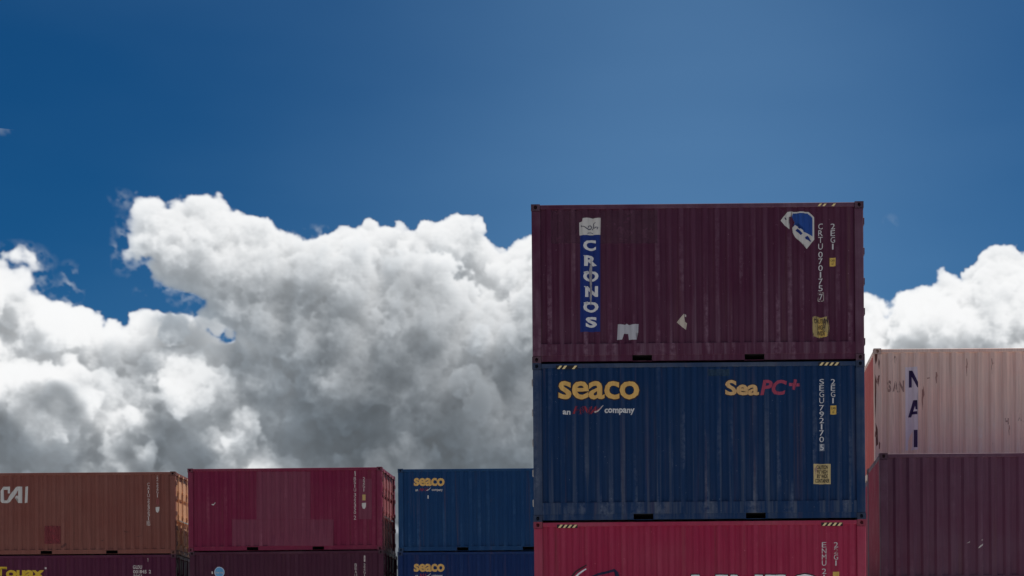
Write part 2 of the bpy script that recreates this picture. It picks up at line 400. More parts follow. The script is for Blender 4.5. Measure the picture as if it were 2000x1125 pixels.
L, W = 6.058, 2.438
class Box:
    """one 20 ft container in its own coordinates: x along the long side, y away from the camera, z up"""
    def __init__(s, name, label, origin, rot, H, paint_mat, frame_mat, cast_mat, pitch=.218, band=.0, left='wall', right='wall', depth=.036, end_mat=None):
        s.H, s.rot = H, rot
        s.root = bpy.data.objects.new(name, None); COL.objects.link(s.root)
        s.root.empty_display_size = .4
        s.root.location = origin; s.root.rotation_euler = (0, 0, rot)
        s.root['label'] = label; s.root['category'] = 'container'; s.root['group'] = 'shipping containers stacked in the yard'
        s.o = Vector(origin)
        s.paint, s.frame = paint_mat, frame_mat; s.end = end_mat or paint_mat; s.cast = cast_mat
        s.zb = .16+band
        s.zt = H-.085
        n = round((L-.36)/pitch); s.p = (L-.36)/n
        xs = []
        a, b = .30*s.p, .20*s.p
        for i in range(n):
            x = .18+i*s.p
            xs += [(x, depth), (x+.30*s.p, depth), (x+.30*s.p+b, 0), (x+.30*s.p+b+.30*s.p, 0)]
        xs.append((L-.18, depth)); xs[0] = (.15, depth); xs[-1] = (L-.15, depth)
        s.prof = [(x, .016+y) for x, y in xs]
        s.build(left, right)
    def y_at(s, x):
        return float(np.interp(x, [p[0] for p in s.prof], [p[1] for p in s.prof]))
    def side(s, far=False):
        bm = bmesh.new(); pr = s.prof
        g = [[bm.verts.new((x, (W-y) if far else y, z)) for x, y in pr] for z in (s.zb, s.zt)]
        for i in range(len(pr)-1):
            q = (g[0][i], g[0][i+1], g[1][i+1], g[1][i]); bm.faces.new(q[::-1] if far else q)
        return bm
    def wall(s, right):
        bm = bmesh.new(); n = 9; p = (W-.34)/n; pts = []
        for i in range(n): y = .17+i*p; pts += [(y, .045), (y+.3*p, .045), (y+.5*p, .008), (y+.8*p, .008)]
        pts.append((W-.17, .045))
        g = [[bm.verts.new((L-d if right else d, y, z)) for y, d in pts] for z in (.14, s.H-.10)]
        for i in range(len(pts)-1):
            q = (g[0][i], g[0][i+1], g[1][i+1], g[1][i]); bm.faces.new(q if right else q[::-1])
        return bm
    def build(s, left, right):
        H, r = s.H, s.root
        # posts, rails
        for fx in (0, 1):
            for fy in (0, 1):
                x0 = .004 if not fx else L-.164
                y0 = .004 if not fy else W-.164
                link('corner_post', bxm(x0, x0+.16, y0, y0+.16, CH, H-CH, bev=.012), s.frame, r)
        for fy in (0, 1):
            a, b = (.006, .075) if not fy else (W-.075, W-.006)
            link('top_rail', bxm(CW, L-CW, a, b, s.zt-.005, H-.014, bev=.006), s.frame, r)
            # bottom rail: an upper web, and below it the flange broken by the two fork pockets
            bm = bmesh.new()
            out = .010 if not fy else W-.010
            inn = .085 if not fy else W-.085
            ya, yb = min(out, inn), max(out, inn)
            box(bm, CW, L-CW, ya, yb, .135, s.zb+.004, bev=.004)
            rec = (.022, .085) if not fy else (W-.085, W-.022)
            fk = [L/2-1.025-.18, L/2-1.025+.18, L/2+1.025-.18, L/2+1.025+.18]
            for a0, a1 in ((CW, fk[0]), (fk[1], fk[2]), (fk[3], L-CW)):
                box(bm, a0, a1, rec[0], rec[1], .030, .137)
            for a0, a1 in ((fk[0], fk[1]), (fk[2], fk[3])):
                box(bm, a0, a1, rec[0], rec[1], .024, .031)
            link('bottom_rail', bm, s.paint, r)
        for k in (-1, 1):
            c = L/2+1.025*k
            bm = bmesh.new()
            q = [(c-.178, .03, .031), (c+.178, .03, .031), (c+.178, .03, .134), (c-.178, .03, .134)]
            f = [bm.verts.new(p) for p in q]; b = [bm.verts.new((p[0], W-.03, p[2])) for p in q]
            for i in range(4): j = (i+1) % 4; bm.faces.new((f[j], f[i], b[i], b[j]))
            link('fork_pocket', bm, MAT['pocket'], r)
        link('side_panel', s.side(), s.paint, r); link('side_panel', s.side(True), s.paint, r)
        # roof with shallow cross corrugations, floor on cross members
        bm = bmesh.new(); n = 20; pts = []
        for i in range(n): x = .1+i*(L-.2)/n; p = (L-.2)/n; pts += [(x, 0), (x+.35*p, 0), (x+.5*p, -.018), (x+.85*p, -.018)]
        pts.append((L-.1, 0))
        g = [[bm.verts.new((x, y, H-.018+d)) for x, d in pts] for y in (.06, W-.06)]
        for i in range(len(pts)-1): bm.faces.new((g[0][i], g[0][i+1], g[1][i+1], g[1][i]))
        link('roof_panel', bm, s.paint, r)
        link('floor', bxm(.05, L-.05, .06, W-.06, .140, .168), MAT['floor'], r)
        # ends
        for right_end, kind in ((False, left), (True, right)):
            X = (lambda d: L-d) if right_end else (lambda d: d)
            sx = lambda a, b: (min(X(a), X(b)), max(X(a), X(b)))
            link('end_header', bxm(*sx(.006, .09), .164, W-.164, H-.105, H-.012, bev=.006), s.frame, r)
            link('end_sill', bxm(*sx(.006, .09), .164, W-.164, .02, .15, bev=.006), s.frame, r)
            if kind == 'wall':
                link('end_panel', s.wall(right_end), s.end, r)
            else:
                for k in (0, 1):
                    y0 = .17 if k == 0 else W/2+.004
                    y1 = W/2-.004 if k == 0 else W-.17
                    bm = bmesh.new()
                    z0, z1 = .155, H-.11
                    zz = [(z0, .052), (z0+.10, .052)]
                    n = 3; hh = (z1-z0-.2)/n
                    for i in range(n):
                        b = z0+.10+i*hh
                        zz += [(b+.01, .095), (b+.105, .095), (b+.125, .052), (b+hh, .052)]
                    zz.append((z1, .052))
                    a = [bm.verts.new((X(d), y0, z)) for z, d in zz]; c = [bm.verts.new((X(d), y1, z)) for z, d in zz]
                    for i in range(len(zz)-1):
                        q = (a[i], c[i], c[i+1], a[i+1]); bm.faces.new(q if right_end else q[::-1])
                    door = link('door', bm, s.end, r)
                    for t in (.28, .76):
                        yb = y0+(y1-y0)*(t if k == 0 else 1-t)
                        bm = bmesh.new(); cyl(bm, X(.022), yb, .06, H-.05, .019)
                        for z in (.09, H-.09, .75, 1.25, H-.6): box(bm, *sx(-.004, .052), yb-.045, yb+.045, z-.035, z+.035)
                        link('locking_bar', bm, s.end, door)
                        link('handle', bxm(*sx(-.004, .010), yb-.02, yb+.36 if k == 0 else yb+.02, 1.07, 1.11) if k == 0 else bxm(*sx(-.004, .010), yb-.36, yb+.02, 1.07, 1.11), MAT['steel'], door)
                    for z in np.linspace(.35, H-.35, 5):
                        yb = .165 if k == 0 else W-.165
                        ya, yc = (.03, .19) if k == 0 else (W-.19, W-.03)
                        link('hinge', bxm(*sx(-.018, .05), ya, yc, z-.06, z+.06, bev=.006), s.cast if right_end else MAT['steel'], door)
        for fx in (0, 1):
            for fy in (0, 1):
                for fz in (0, 1):
                    M = Matrix.Translation((L+.003 if fx else -.003, W+.003 if fy else -.003, H if fz else 0)) @ Matrix.Diagonal((-1 if fx else 1, -1 if fy else 1, -1 if fz else 1, 1))
                    if s.cast.name not in CAST:
                        me = bpy.data.meshes.new('corner_casting'); bm = casting_bm(); bm.to_mesh(me); bm.free(); me.materials.append(s.cast); CAST[s.cast.name] = me
                    share('corner_casting', CAST[s.cast.name], r, M)
    # --- marks on the long side
    def at(s, px, py):
        """where on the long side the photograph shows the point px, py"""
        dx, dy = px-LENS['PX'], py-LENS['PY']; c, q = math.cos(LENS['ROLL']), math.sin(LENS['ROLL'])
        u, v = c*dx+q*dy, -q*dx+c*dy
        d = Vector((u/LENS['F'], 1.0, -v/LENS['F']))
        n = Vector((-math.sin(s.rot), math.cos(s.rot), 0)); ax = Vector((math.cos(s.rot), math.sin(s.rot), 0))
        p0 = s.o+n*.016
        k = (p0-EYE).dot(n)/d.dot(n); P = EYE+d*k-s.o
        return P.dot(ax), P.z
    def lay(s, bm, name, mat, layer=1, stuff=False):
        """drape a flat outline (x, 0, z) over the corrugations"""
        xs = [v.co.x for v in bm.verts]
        if not xs: return None
        lo, hi = min(xs), max(xs)
        for x, _ in s.prof:
            if lo < x < hi:
                bmesh.ops.bisect_plane(bm, geom=bm.verts[:]+bm.edges[:]+bm.faces[:], dist=1e-5, plane_co=(x, 0, 0), plane_no=(1, 0, 0))
        px = [p[0] for p in s.prof]; py = [p[1] for p in s.prof]
        on_rail = max(v.co.z for v in bm.verts) > s.zt-.007
        for v in bm.verts:
            y = float(np.interp(v.co.x, px, py))
            if v.co.z < s.zb+.006: y = .010
            if on_rail: y = .006
            if hi < .17 or lo > L-.17: y = .004
            v.co.y = y-.0022*layer
        for f in bm.faces:
            f.normal_update()
            if f.normal.y > 0: f.normal_flip()
        o = link(name, bm, mat, s.root)
        if stuff: o['kind'] = 'stuff'
        return o
    def poly(s, pts, name, mat, layer=1):
        """pts: one outline or a list of outlines, in photograph points"""
        if not isinstance(pts[0][0], (tuple, list)): pts = [pts]
        bm = bmesh.new()
        for pl in pts:
            vs = [bm.verts.new((a, 0, b)) for a, b in (s.at(*p) for p in pl)]
            f = bm.faces.new(vs)
        bmesh.ops.triangulate(bm, faces=bm.faces[:])
        return s.lay(bm, name, mat, layer)
    def rect(s, x0, y0, x1, y1, name, mat, layer=1):
        return s.poly([(x0, y0), (x1, y0), (x1, y1), (x0, y1)], name, mat, layer)
    def stroke(s, pts, w, name, mat, layer=2, close=False):
        """a brush stroke along photograph points; w: width or list of widths"""
        n = len(pts); ws = w if isinstance(w, (list, tuple)) else [w]*n
        l, r = [], []
        for i in range(n):
            a = pts[max(0, i-1)]; b = pts[min(n-1, i+1)]
            tx, ty = b[0]-a[0], b[1]-a[1]; k = math.hypot(tx, ty) or 1
            nx, ny = -ty/k*ws[i]/2, tx/k*ws[i]/2
            l.append((pts[i][0]+nx, pts[i][1]+ny)); r.append((pts[i][0]-nx, pts[i][1]-ny))
        return s.poly([[l[i], l[i+1], r[i+1], r[i]] for i in range(n-1)], name, mat, layer)
    def text(s, body, x0, y0, x1, y1, name, mat, layer=1, bold=.012, shear=0.0, line=1.0, space=1.0, font=None):
        """lettering fitted to a box given in photograph points"""
        cu = bpy.data.curves.new('t', 'FONT'); cu.body = body; cu.size = 1; cu.offset = bold; cu.shear = shear; cu.align_x = 'CENTER' if '\n' in body else 'LEFT'
        cu.space_line = line; cu.space_character = space; cu.resolution_u = 3
        if font or FONT: cu.font = font or FONT
        o = bpy.data.objects.new('t', cu); COL.objects.link(o)
        dg = bpy.context.evaluated_depsgraph_get()
        me = bpy.data.meshes.new_from_object(o.evaluated_get(dg), depsgraph=dg)
        bm = bmesh.new(); bm.from_mesh(me)
        bpy.data.objects.remove(o); bpy.data.curves.remove(cu); bpy.data.meshes.remove(me)
        if not bm.verts: bm.free(); return None
        X = [v.co.x for v in bm.verts]; Y = [v.co.y for v in bm.verts]
        xa, xb, ya, yb = min(X), max(X), min(Y), max(Y)
        tl, tr, bl = s.at(x0, y0), s.at(x1, y0), s.at(x0, y1)
        for v in bm.verts:
            a = (v.co.x-xa)/(xb-xa); b = (yb-v.co.y)/(yb-ya)
            v.co = (tl[0]+a*(tr[0]-tl[0])+b*(bl[0]-tl[0]), 0, tl[1]+a*(tr[1]-tl[1])+b*(bl[1]-tl[1]))
        return s.lay(bm, name, mat, layer)
    def column(s, txt, x0, y0, x1, y1, mat, bold=.0, layer=1):
        """characters set one below another"""
        n = len(txt); h = (y1-y0)/n
        for i, ch in enumerate(txt):
            if ch == ' ': continue
            nx = .34 if ch in '1I' else 0
            s.text(ch, x0+nx*(x1-x0), y0+i*h+.06*h, x1-nx*(x1-x0), y0+(i+1)*h-.08*h, 'character', mat, layer, bold)
    def frame_box(s, x0, y0, x1, y1, mat, w=1.1):
        for a, b in (((x0, y0), (x1, y0)), ((x0, y1), (x1, y1)), ((x0, y0), (x0, y1)), ((x1, y0), (x1, y1))):
            s.stroke([a, b], w, 'check_digit_box', mat, 1)
    def hazard(s, x0, y0, x1, y1, keep=(0, 1, 2, 3), back=True):
        if back: s.rect(x0-2, y0-.3, x1+1, y1+.3, 'hazard_backing', MAT['black_print'], 1)
        n = 4; p = (x1-x0)/n; k = (y1-y0)*.8
        for i in keep:
            a = x0+i*p
            s.poly([(a+k, y0), (a+k+p*.5, y0), (a+p*.5, y1), (a, y1)], 'hazard_stripe', MAT['yellow_pale'], 2)
CAST = {}
MAT = {}
MAT['pocket'] = plain('pocket_black', rgb(.006, .006, .008), .9)
MAT['floor'] = plain('floor_ply', rgb(.05, .035, .025), .8)
MAT['steel'] = plain('galvanised_steel', rgb(.42, .40, .38), .45, .35)
MAT['black_print'] = printed('black_print', rgb(.008, .007, .012), 3, .15)
MAT['yellow_pale'] = printed('pale_yellow_print', rgb(.72, .58, .30), 4, .15)
MAT['yellow'] = printed('yellow_tag', rgb(.62, .42, .10), 5, .05)
MAT['seaco'] = printed('amber_lettering', rgb(.66, .40, .12), 6, .12, .3)
MAT['seaco_dark'] = printed('dark_outline', rgb(.025, .012, .02), 6, .1)
MAT['white'] = printed('white_lettering', rgb(.60, .60, .61), 7, .2, .35)
MAT['white_clean'] = printed('white_vinyl', rgb(.52, .51, .49), 8, .0, .22)
MAT['white_worn'] = printed('worn_white_lettering', rgb(.6, .55, .52), 9, .75)
MAT['blue_vinyl'] = printed('blue_vinyl', rgb(.004, .022, .16), 10, .12, .2)
MAT['navy'] = printed('navy_print', rgb(.008, .010, .05), 11, .1)
MAT['blue_sticker'] = printed('blue_sticker', rgb(.012, .06, .27), 12, .12, .5)
MAT['red_worn'] = printed('worn_red_lettering', rgb(.24, .02, .04), 13, .8)
MAT['red_let'] = printed('red_lettering', rgb(.32, .045, .09), 14, .25)
MAT['touax'] = printed('lemon_lettering', rgb(.62, .42, .03), 15, .1)
MAT['sky_disc'] = printed('pale_blue_disc', rgb(.12, .36, .62), 16, .0, .3)
MAT['lilac'] = printed('lilac_strip', rgb(.74, .65, .71), 17, .08, .2)
MAT['purple'] = printed('purple_lettering', rgb(.035, .016, .085), 18, .06)
MAT['grime'] = printed('grime_mark', rgb(.40, .25, .22), 19, .85)
MAT['rustmark'] = printed('rust_mark', rgb(.44, .24, .20), 20, .6)
FONT = None

def P(key, col, dust, seed, **k):
    f = {a: b for a, b in k.items()}
    m = paint(key, col, seed, dust, **k)
    f['patch'] = .75; f['streak'] = .3
    fr = paint(key+'_frame', col, seed+.3, dust, **f)
    g = tuple(.62*c+.022 for c in col[:3])+(1,)
    ca = paint(key+'_casting', g, seed+.6, tuple(.8*c for c in dust[:3])+(1,), streak=.4, patch=.5, rust=.5)  # castings and right-end hinges: body colour toned down towards dark grey
    return m, fr, ca
pm_front_top = P('dark_maroon_paint', rgb(.064, .012, .036), rgb(.15, .088, .125), 1, streak=.9, patch=.15, scuff=.55, runs=.25, rustcol=(.15, .08, .06, 1))
pm_front_mid = P('navy_blue_paint', rgb(.0006, .024, .088), rgb(.075, .092, .128), 2, streak=.85, patch=.06, scuff=.6, runs=.45, rustcol=(.09, .055, .07, 1))
pm_front_low = P('crimson_paint', rgb(.31, .016, .060), rgb(.33, .075, .11), 3, streak=.35, patch=.3, scuff=.3)
pm_brown = P('brick_brown_paint', rgb(.175, .057, .045), rgb(.215, .098, .08), 4, streak=.35, patch=.45, rust=.5, scuff=.2)
pm_plum = P('plum_paint', rgb(.068, .008, .034), rgb(.10, .03, .06), 5, streak=.2, patch=.3)
pm_red = P('wine_red_paint', rgb(.155, .008, .042), rgb(.18, .045, .07), 6, streak=.2, patch=.3)
pm_plum2 = P('dark_plum_paint', rgb(.052, .009, .028), rgb(.08, .03, .05), 7, streak=.2, patch=.3)
pm_blue = P('deep_blue_paint', rgb(.0015, .034, .115), rgb(.015, .06, .14), 8, streak=.12, patch=.2)
pm_blue2 = P('deep_blue_paint_b', rgb(.001, .018, .095), rgb(.012, .04, .12), 9, streak=.12, patch=.2)
pm_pink = P('faded_pink_paint', rgb(.90, .62, .52), rgb(.80, .66, .56), 10, streak=.7, patch=.75, rust=.8, runs=.6, scuff=.3, rustcol=(.46, .25, .20, 1))
pm_maroon = P('dusty_maroon_paint', rgb(.105, .036, .068), rgb(.13, .075, .11), 11, streak=.5, patch=.6)

em_tan = paint('sunlit_tan_door_paint', rgb(.62, .34, .20), 71, rgb(.66, .44, .30), streak=.3, patch=.5)  # door end in the sun: its brightness is put into the paint colour
em_rose = paint('sunlit_rose_door_paint', rgb(.34, .10, .12), 72, rgb(.45, .26, .25), streak=.4, patch=.6)  # paler than the long side, sunlight on the doors painted in
em_salmon = paint('salmon_red_end_paint', rgb(.72, .16, .14), 73, rgb(.74, .27, .24), streak=.2, patch=.5)
em_crimson = paint('crimson_end_paint', rgb(.38, .05, .095), 74, rgb(.40, .10, .13), streak=.2, patch=.4)

# ------------------------------------------------------------------ ground: stepped below the frame, levels made up so the stacks rest on it
bm = bmesh.new()
prof = [(-6000, -2.7), (-40, -2.7), (13, -2.7), (16, -2.45), (24, -.25), (27, 0), (36.05, 0), (36.2, 1.60), (36.28, 1.63), (80, 1.63), (400, 1.63), (6000, 1.63)]
xs = [-6000, -400, -60, -20, 0, 20, 60, 400, 6000]
g = [[bm.verts.new((x, y, z)) for x in xs] for y, z in prof]
for i in range(len(prof)-1):
    for j in range(len(xs)-1): bm.faces.new((g[i][j], g[i][j+1], g[i+1][j+1], g[i+1][j]))
m, nt, p, out = new_mat('yard_concrete')
v, raw = vec(nt, 3.0)
c = mixc(nt, mapr(nt, noise(nt, v, .12, 8, .6), .3, .7), rgb(.38, .365, .34), rgb(.46, .445, .42))
c = mixc(nt, mul(nt, mapr(nt, noise(nt, v, 1.5, 8, .65), .5, .75), .5), c, rgb(.22, .21, .20))
nt.links.new(c, p.inputs['Base Color']); p.inputs['Roughness'].default_value = .85
o = link('ground', bm, m); o['kind'] = 'structure'

# ------------------------------------------------------------------ the containers
def corner(X0, D, th, lx):
    return X0+math.cos(th)*lx, D+math.sin(th)*lx
HC, ST = 2.896, 2.591
FX, FD, FT = -2.7553, 33.466, -.0063
low = Box('shipping_container', 'bright crimson container with big white letters at the foot of the tall front stack', (FX, FD, 0), FT, ST, *pm_front_low, right='wall')
mid = Box('shipping_container', 'dark navy container with amber lettering, middle of the tall front stack', (FX, FD, ST), FT, HC, *pm_front_mid, band=.185, left='door')
top = Box('shipping_container', 'dark maroon container with a torn blue vertical sign on top of the tall front stack', (FX, FD, ST+HC), FT, HC, *pm_front_top, band=.185, right='door')
zr = 7.8-.963-2*ST
bx, by = corner(-15.9541, 57.5003, .0074, -L)
brown_low = Box('shipping_container', 'dark plum container with yellow lettering under the brick brown one at far left', (bx, by, 7.7794-.963-2*ST), .0074, ST, *pm_plum, pitch=.272, right='door')
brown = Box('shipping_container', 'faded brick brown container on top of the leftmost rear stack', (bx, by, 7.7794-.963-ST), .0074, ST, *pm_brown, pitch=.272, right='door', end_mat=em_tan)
red_low = Box('shipping_container', 'blackish plum container with a pale blue round sticker beneath the wine red one', (-15.42, 57.1082, 7.8114-.963-2*ST), -.0200, ST, *pm_plum2, pitch=.272, right='door')
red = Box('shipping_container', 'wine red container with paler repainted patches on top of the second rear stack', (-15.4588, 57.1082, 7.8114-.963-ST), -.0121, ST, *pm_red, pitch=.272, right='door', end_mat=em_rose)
blue_low = Box('shipping_container', 'blue container with small amber letters, lower one left of the tall front stack', (-8.960, 57.2084, 7.765-.963-2*ST), .0019, ST, *pm_blue2, pitch=.272)
blue = Box('shipping_container', 'deep blue container with small amber letters, upper one left of the tall front stack', (-8.9329, 57.2084, 7.765-.963-ST), .0019, ST, *pm_blue, pitch=.272)
maroon = Box('shipping_container', 'dusty maroon container at the right edge in front of the faded pink one', (3.8715, 36.3493, 5.1679-.963-ST), .0034, ST, *pm_maroon, pitch=.272, end_mat=em_crimson)
pink_low = Box('shipping_container', 'maroon container under the faded pink one, hidden behind the dusty maroon one', (4.0499, 39.019, 7.7753-.963-2*ST), .0021, ST, *pm_maroon, pitch=.272, end_mat=em_crimson)
pink = Box('shipping_container', 'faded salmon pink container with a cut lilac letter strip at the right edge', (4.0499, 39.019, 7.7753-.963-ST), .0021, ST, *pm_pink, pitch=.272, end_mat=em_salmon)

# ------------------------------------------------------------------ marks: top of the front stack
t = top
patch_m = paint('maroon_touch_up', rgb(.078, .024, .050), 21, rgb(.13, .075, .105), streak=.7, patch=.3, see=.22)
t.rect(1076, 410, 1284, 475, 'repaint_patch', patch_m, 1)
t.rect(1133, 459, 1172.5, 648, 'blue_sign', MAT['blue_vinyl'], 2)
t.poly([(1131, 434), (1137, 432), (1138, 426), (1151, 424.5), (1158, 426.5), (1173, 425), (1172.5, 458.5), (1131.5, 459)], 'torn_label', MAT['white_clean'], 2)
t.stroke([(1135, 441), (1141, 442.5), (1146, 446), (1150, 448), (1154, 446.5), (1155.5, 443), (1152.5, 440), (1149, 441.5), (1149, 445)], [.9, 1.5, 1.8, 1.9, 1.9, 1.8, 1.6, 1.4, 1.0], 'horn_drawing', MAT['navy'], 3)
t.stroke([(1134.8, 439.2), (1135.4, 443)], 1.3, 'horn_drawing', MAT['navy'], 3)
t.stroke([(1157, 449), (1159.5, 442), (1159, 437), (1163, 434.5)], 1.6, 'horn_drawing', MAT['navy'], 3)
t.stroke([(1160, 446), (1164, 443.5), (1168, 444), (1166, 448)], 1.6, 'horn_drawing', MAT['navy'], 3)
t.stroke([(1148, 456.5), (1149, 454.5), (1154, 454), (1158, 456)], 1.1, 'horn_drawing', MAT['navy'], 3)
for ch, y, x0, x1 in (('C', 479, 1139, 1164), ('R', 509, 1141, 1166), ('O', 539.5, 1139, 1169), ('N', 569.5, 1143, 1168), ('O', 599.5, 1139, 1169), ('S', 629, 1144, 1166)):
    t.text(ch, x0, y-10.5, x1, y+10.5, 'letter', MAT['white'], 3, .042)
    if ch == 'O': t.poly([(x0, y-8), (x0+9, y-10.4), (x0+9, y-7), (x0+5, y-5)], 'letter_spur', MAT['white'], 3)
    if ch == 'R': t.poly([(x0-2, y-10.4), (x0+4, y-10.4), (x0+4, y-8), (x0, y-8)], 'letter_spur', MAT['white'], 3)
    if ch == 'N': t.poly([(x0-3, y-10.4), (x0+4, y-10.4), (x0+4, y-8), (x0, y-8)], 'letter_spur', MAT['white'], 3)
t.poly([(1150, 530), (1154, 503), (1156.5, 520), (1155, 545), (1156, 575), (1154, 598), (1151.5, 580), (1152.5, 550)], 'peeled_strip', printed('grey_backing', rgb(.30, .29, .32), 31, .6), 4)
Z = lambda l: [(1510+a*.09778, 385+b*.09778) for a, b in l]
t.poly(Z([(150, 460), (205, 385), (285, 298), (365, 288), (345, 370), (308, 420), (300, 480), (325, 645), (235, 560)]), 'torn_label', MAT['white_clean'], 2)
t.poly(Z([(370, 288), (710, 288), (818, 405), (822, 850), (672, 1025), (620, 940), (590, 925), (440, 790), (395, 710), (383, 610), (420, 555), (370, 400)]), 'torn_label', MAT['white_clean'], 2)
t.poly(Z([(395, 318), (690, 318), (786, 420), (786, 790), (720, 735), (650, 700), (605, 690), (590, 600), (490, 512), (440, 545), (400, 590), (432, 500), (375, 390)]), 'blue_sticker', MAT['blue_sticker'], 3)
t.poly(Z([(320, 400), (375, 390), (430, 500), (400, 580), (345, 600), (325, 520)]), 'bare_patch', pm_front_top[0], 3)
t.stroke(Z([(465, 640), (520, 690), (570, 745)]), 5, 'letter', MAT['blue_vinyl'], 4)
t.stroke(Z([(505, 590), (545, 625)]), 3.2, 'letter', MAT['blue_vinyl'], 4)
t.poly(Z([(640, 790), (690, 765), (725, 810), (735, 850), (765, 880), (750, 890), (700, 850), (650, 830)]), 'letter', MAT['blue_vinyl'], 4)
t.stroke(Z([(235, 400), (262, 450)]), 2.0, 'letter', MAT['navy'], 3)
t.column('CRTU', 1598.5, 435, 1607, 487.5, MAT['white'])
t.column('070175', 1598.5, 490, 1607, 569, MAT['white'])
t.frame_box(1598, 571.5, 1608.5, 587.5, MAT['white_worn'])
t.column('7', 1600, 573, 1607, 586.5, MAT['white'], layer=2)
t.column('2EG1', 1622.5, 435, 1631, 487.5, MAT['white'])
t.rect(1620.5, 503, 1632, 519.5, 'yellow_tag', MAT['yellow'], 1)
t.text('CAN\nLE', 1622.5, 506, 1630, 516.5, 'tag_lettering', MAT['seaco_dark'], 2, .01)
tm = printed('torn_yellow_sticker', rgb(.40, .31, .13), 33, .75, .5)
t.poly([(1587, 619), (1592, 617), (1604, 620), (1617, 618), (1620, 640), (1619, 656), (1600, 660), (1587, 656)], 'caution_sticker', tm, 1)
t.poly([(1598, 622), (1606, 620), (1607, 646), (1615, 650), (1614, 658), (1599, 658)], 'caution_sticker', printed('yellow_scrap', rgb(.50, .34, .09), 37, .4, .4), 2)
t.text('CAUTION\nHIGH\nWIDE', 1590, 623, 1617, 655, 'caution_lettering', printed('faded_black_print', rgb(.02, .014, .02), 34, .45), 3, .02)
Z1 = lambda l: [(1020+a*.311, 370+b*.311) for a, b in l]
t.poly(Z1([(600, 845), (645, 850), (655, 840), (670, 850), (730, 843), (728, 898), (712, 903), (718, 943), (670, 943), (665, 905), (640, 905), (627, 943), (595, 943)]), 'torn_label', printed('torn_white', rgb(.40, .40, .44), 35, .1, .2), 1)
t.poly(Z1([(970, 832), (1016, 780), (1022, 830), (1035, 838), (1028, 880), (1005, 865)]), 'torn_label', printed('torn_buff', rgb(.48, .43, .36), 36, .25, .4), 1)
t.poly([Z1([(1012, 778), (1030, 785), (1030, 800), (1015, 795)])], 'torn_label', MAT['white_worn'], 1)
t.hazard(1597, 398, 1633, 403, keep=(0, 1, 3), back=False)

# ------------------------------------------------------------------ marks: middle of the front stack
t = mid
def amber_logo(t, x0, y0, x1, y1, k, outline=True):
    if outline: t.text('seaco', x0-1.6*k, y0-1.4*k, x1+1.6*k, y1+1.6*k, 'logo_outline', MAT['seaco_dark'], 1, 0.042, space=.96)
    t.text('seaco', x0, y0, x1, y1, 'logo_lettering', MAT['seaco'], 2, .022, space=.96)
amber_logo(t, 1090.5, 744, 1248.5, 779.5, 1.4)
t.text('an', 1099, 801.5, 1114, 809.5, 'lettering', MAT['white'], 1, .03)
t.text('HNA', 1118, 793, 1168, 808.5, 'lettering', MAT['red_worn'], 1, .05, shear=.35)
t.stroke([(1161, 804.5), (1167, 803), (1172, 798), (1178, 791)], [3.2, 3.2, 2.4, 1.0], 'swoosh', MAT['white_clean'], 2)
t.stroke([(1164, 803), (1170, 799), (1174, 795.5)], [1.4, 1.4, .8], 'swoosh', MAT['red_let'], 3)
t.text('company', 1180.5, 797.5, 1239.5, 810, 'lettering', MAT['white'], 1, .03)
t.text('Sea', 1416.5, 742, 1482.5, 772, 'logo_lettering', printed('buff_lettering', rgb(.60, .38, .17), 41, .2, .3), 2, .034, space=.95)
t.text('Sea', 1415.3, 740.6, 1483.7, 773.4, 'logo_outline', MAT['seaco_dark'], 1, .050, space=.95)
t.text('PC', 1485, 741.5, 1537, 771.5, 'logo_lettering', MAT['red_let'], 2, .035, shear=.2)
pl = printed('worn_red_plus', rgb(.32, .05, .10), 42, .5)
t.stroke([(1541, 751), (1562, 751)], 6, 'plus_sign', pl, 2)
t.stroke([(1554, 740.5), (1549.5, 761)], 6, 'plus_sign', pl, 3)
t.column('SEGU', 1600.5, 739, 1609.5, 788, MAT['white'])
t.column('792170', 1600.5, 790, 1609.5, 864, MAT['white'])
t.rect(1600.5, 866.5, 1610.5, 880.5, 'check_digit_box', printed('pale_box', rgb(.16, .19, .26), 43, .45), 1)
t.column('5', 1602, 867, 1609, 880, MAT['white'], layer=2)
t.column('2EG1', 1623, 739, 1631.5, 788, MAT['white'])
t.rect(1622, 791.5, 1633.5, 809, 'yellow_tag', MAT['yellow'], 1)
t.text('CAN\nLE', 1623.5, 794, 1632, 806.5, 'tag_lettering', MAT['seaco_dark'], 2, .015)
t.rect(1589, 906, 1622.5, 945.5, 'caution_sticker', printed('buff_sticker', rgb(.52, .41, .20), 44, .05, .45), 1)
t.text('CAUTION\n9\'6" HIGH\n8\'6" WIDE\nCONTAINER', 1592, 908.5, 1620.5, 943, 'caution_lettering', printed('black_sticker_print', rgb(.02, .014, .015), 45, .2), 2, .03, line=.85)
t.poly([(1593, 930), (1591, 915), (1596, 909), (1597, 915)], 'scuff', MAT['grime'], 3)
t.hazard(1088, 714.5, 1127, 721, keep=(0, 1, 3))
t.hazard(1600, 708, 1639, 714, keep=(0, 1, 2, 3))
t.rect(1382, 721, 1425, 734, 'repaint_patch', paint('navy_touch_up', rgb(.035, .075, .125), 46, rgb(.05, .08, .12), streak=.2, see=.45), 1)

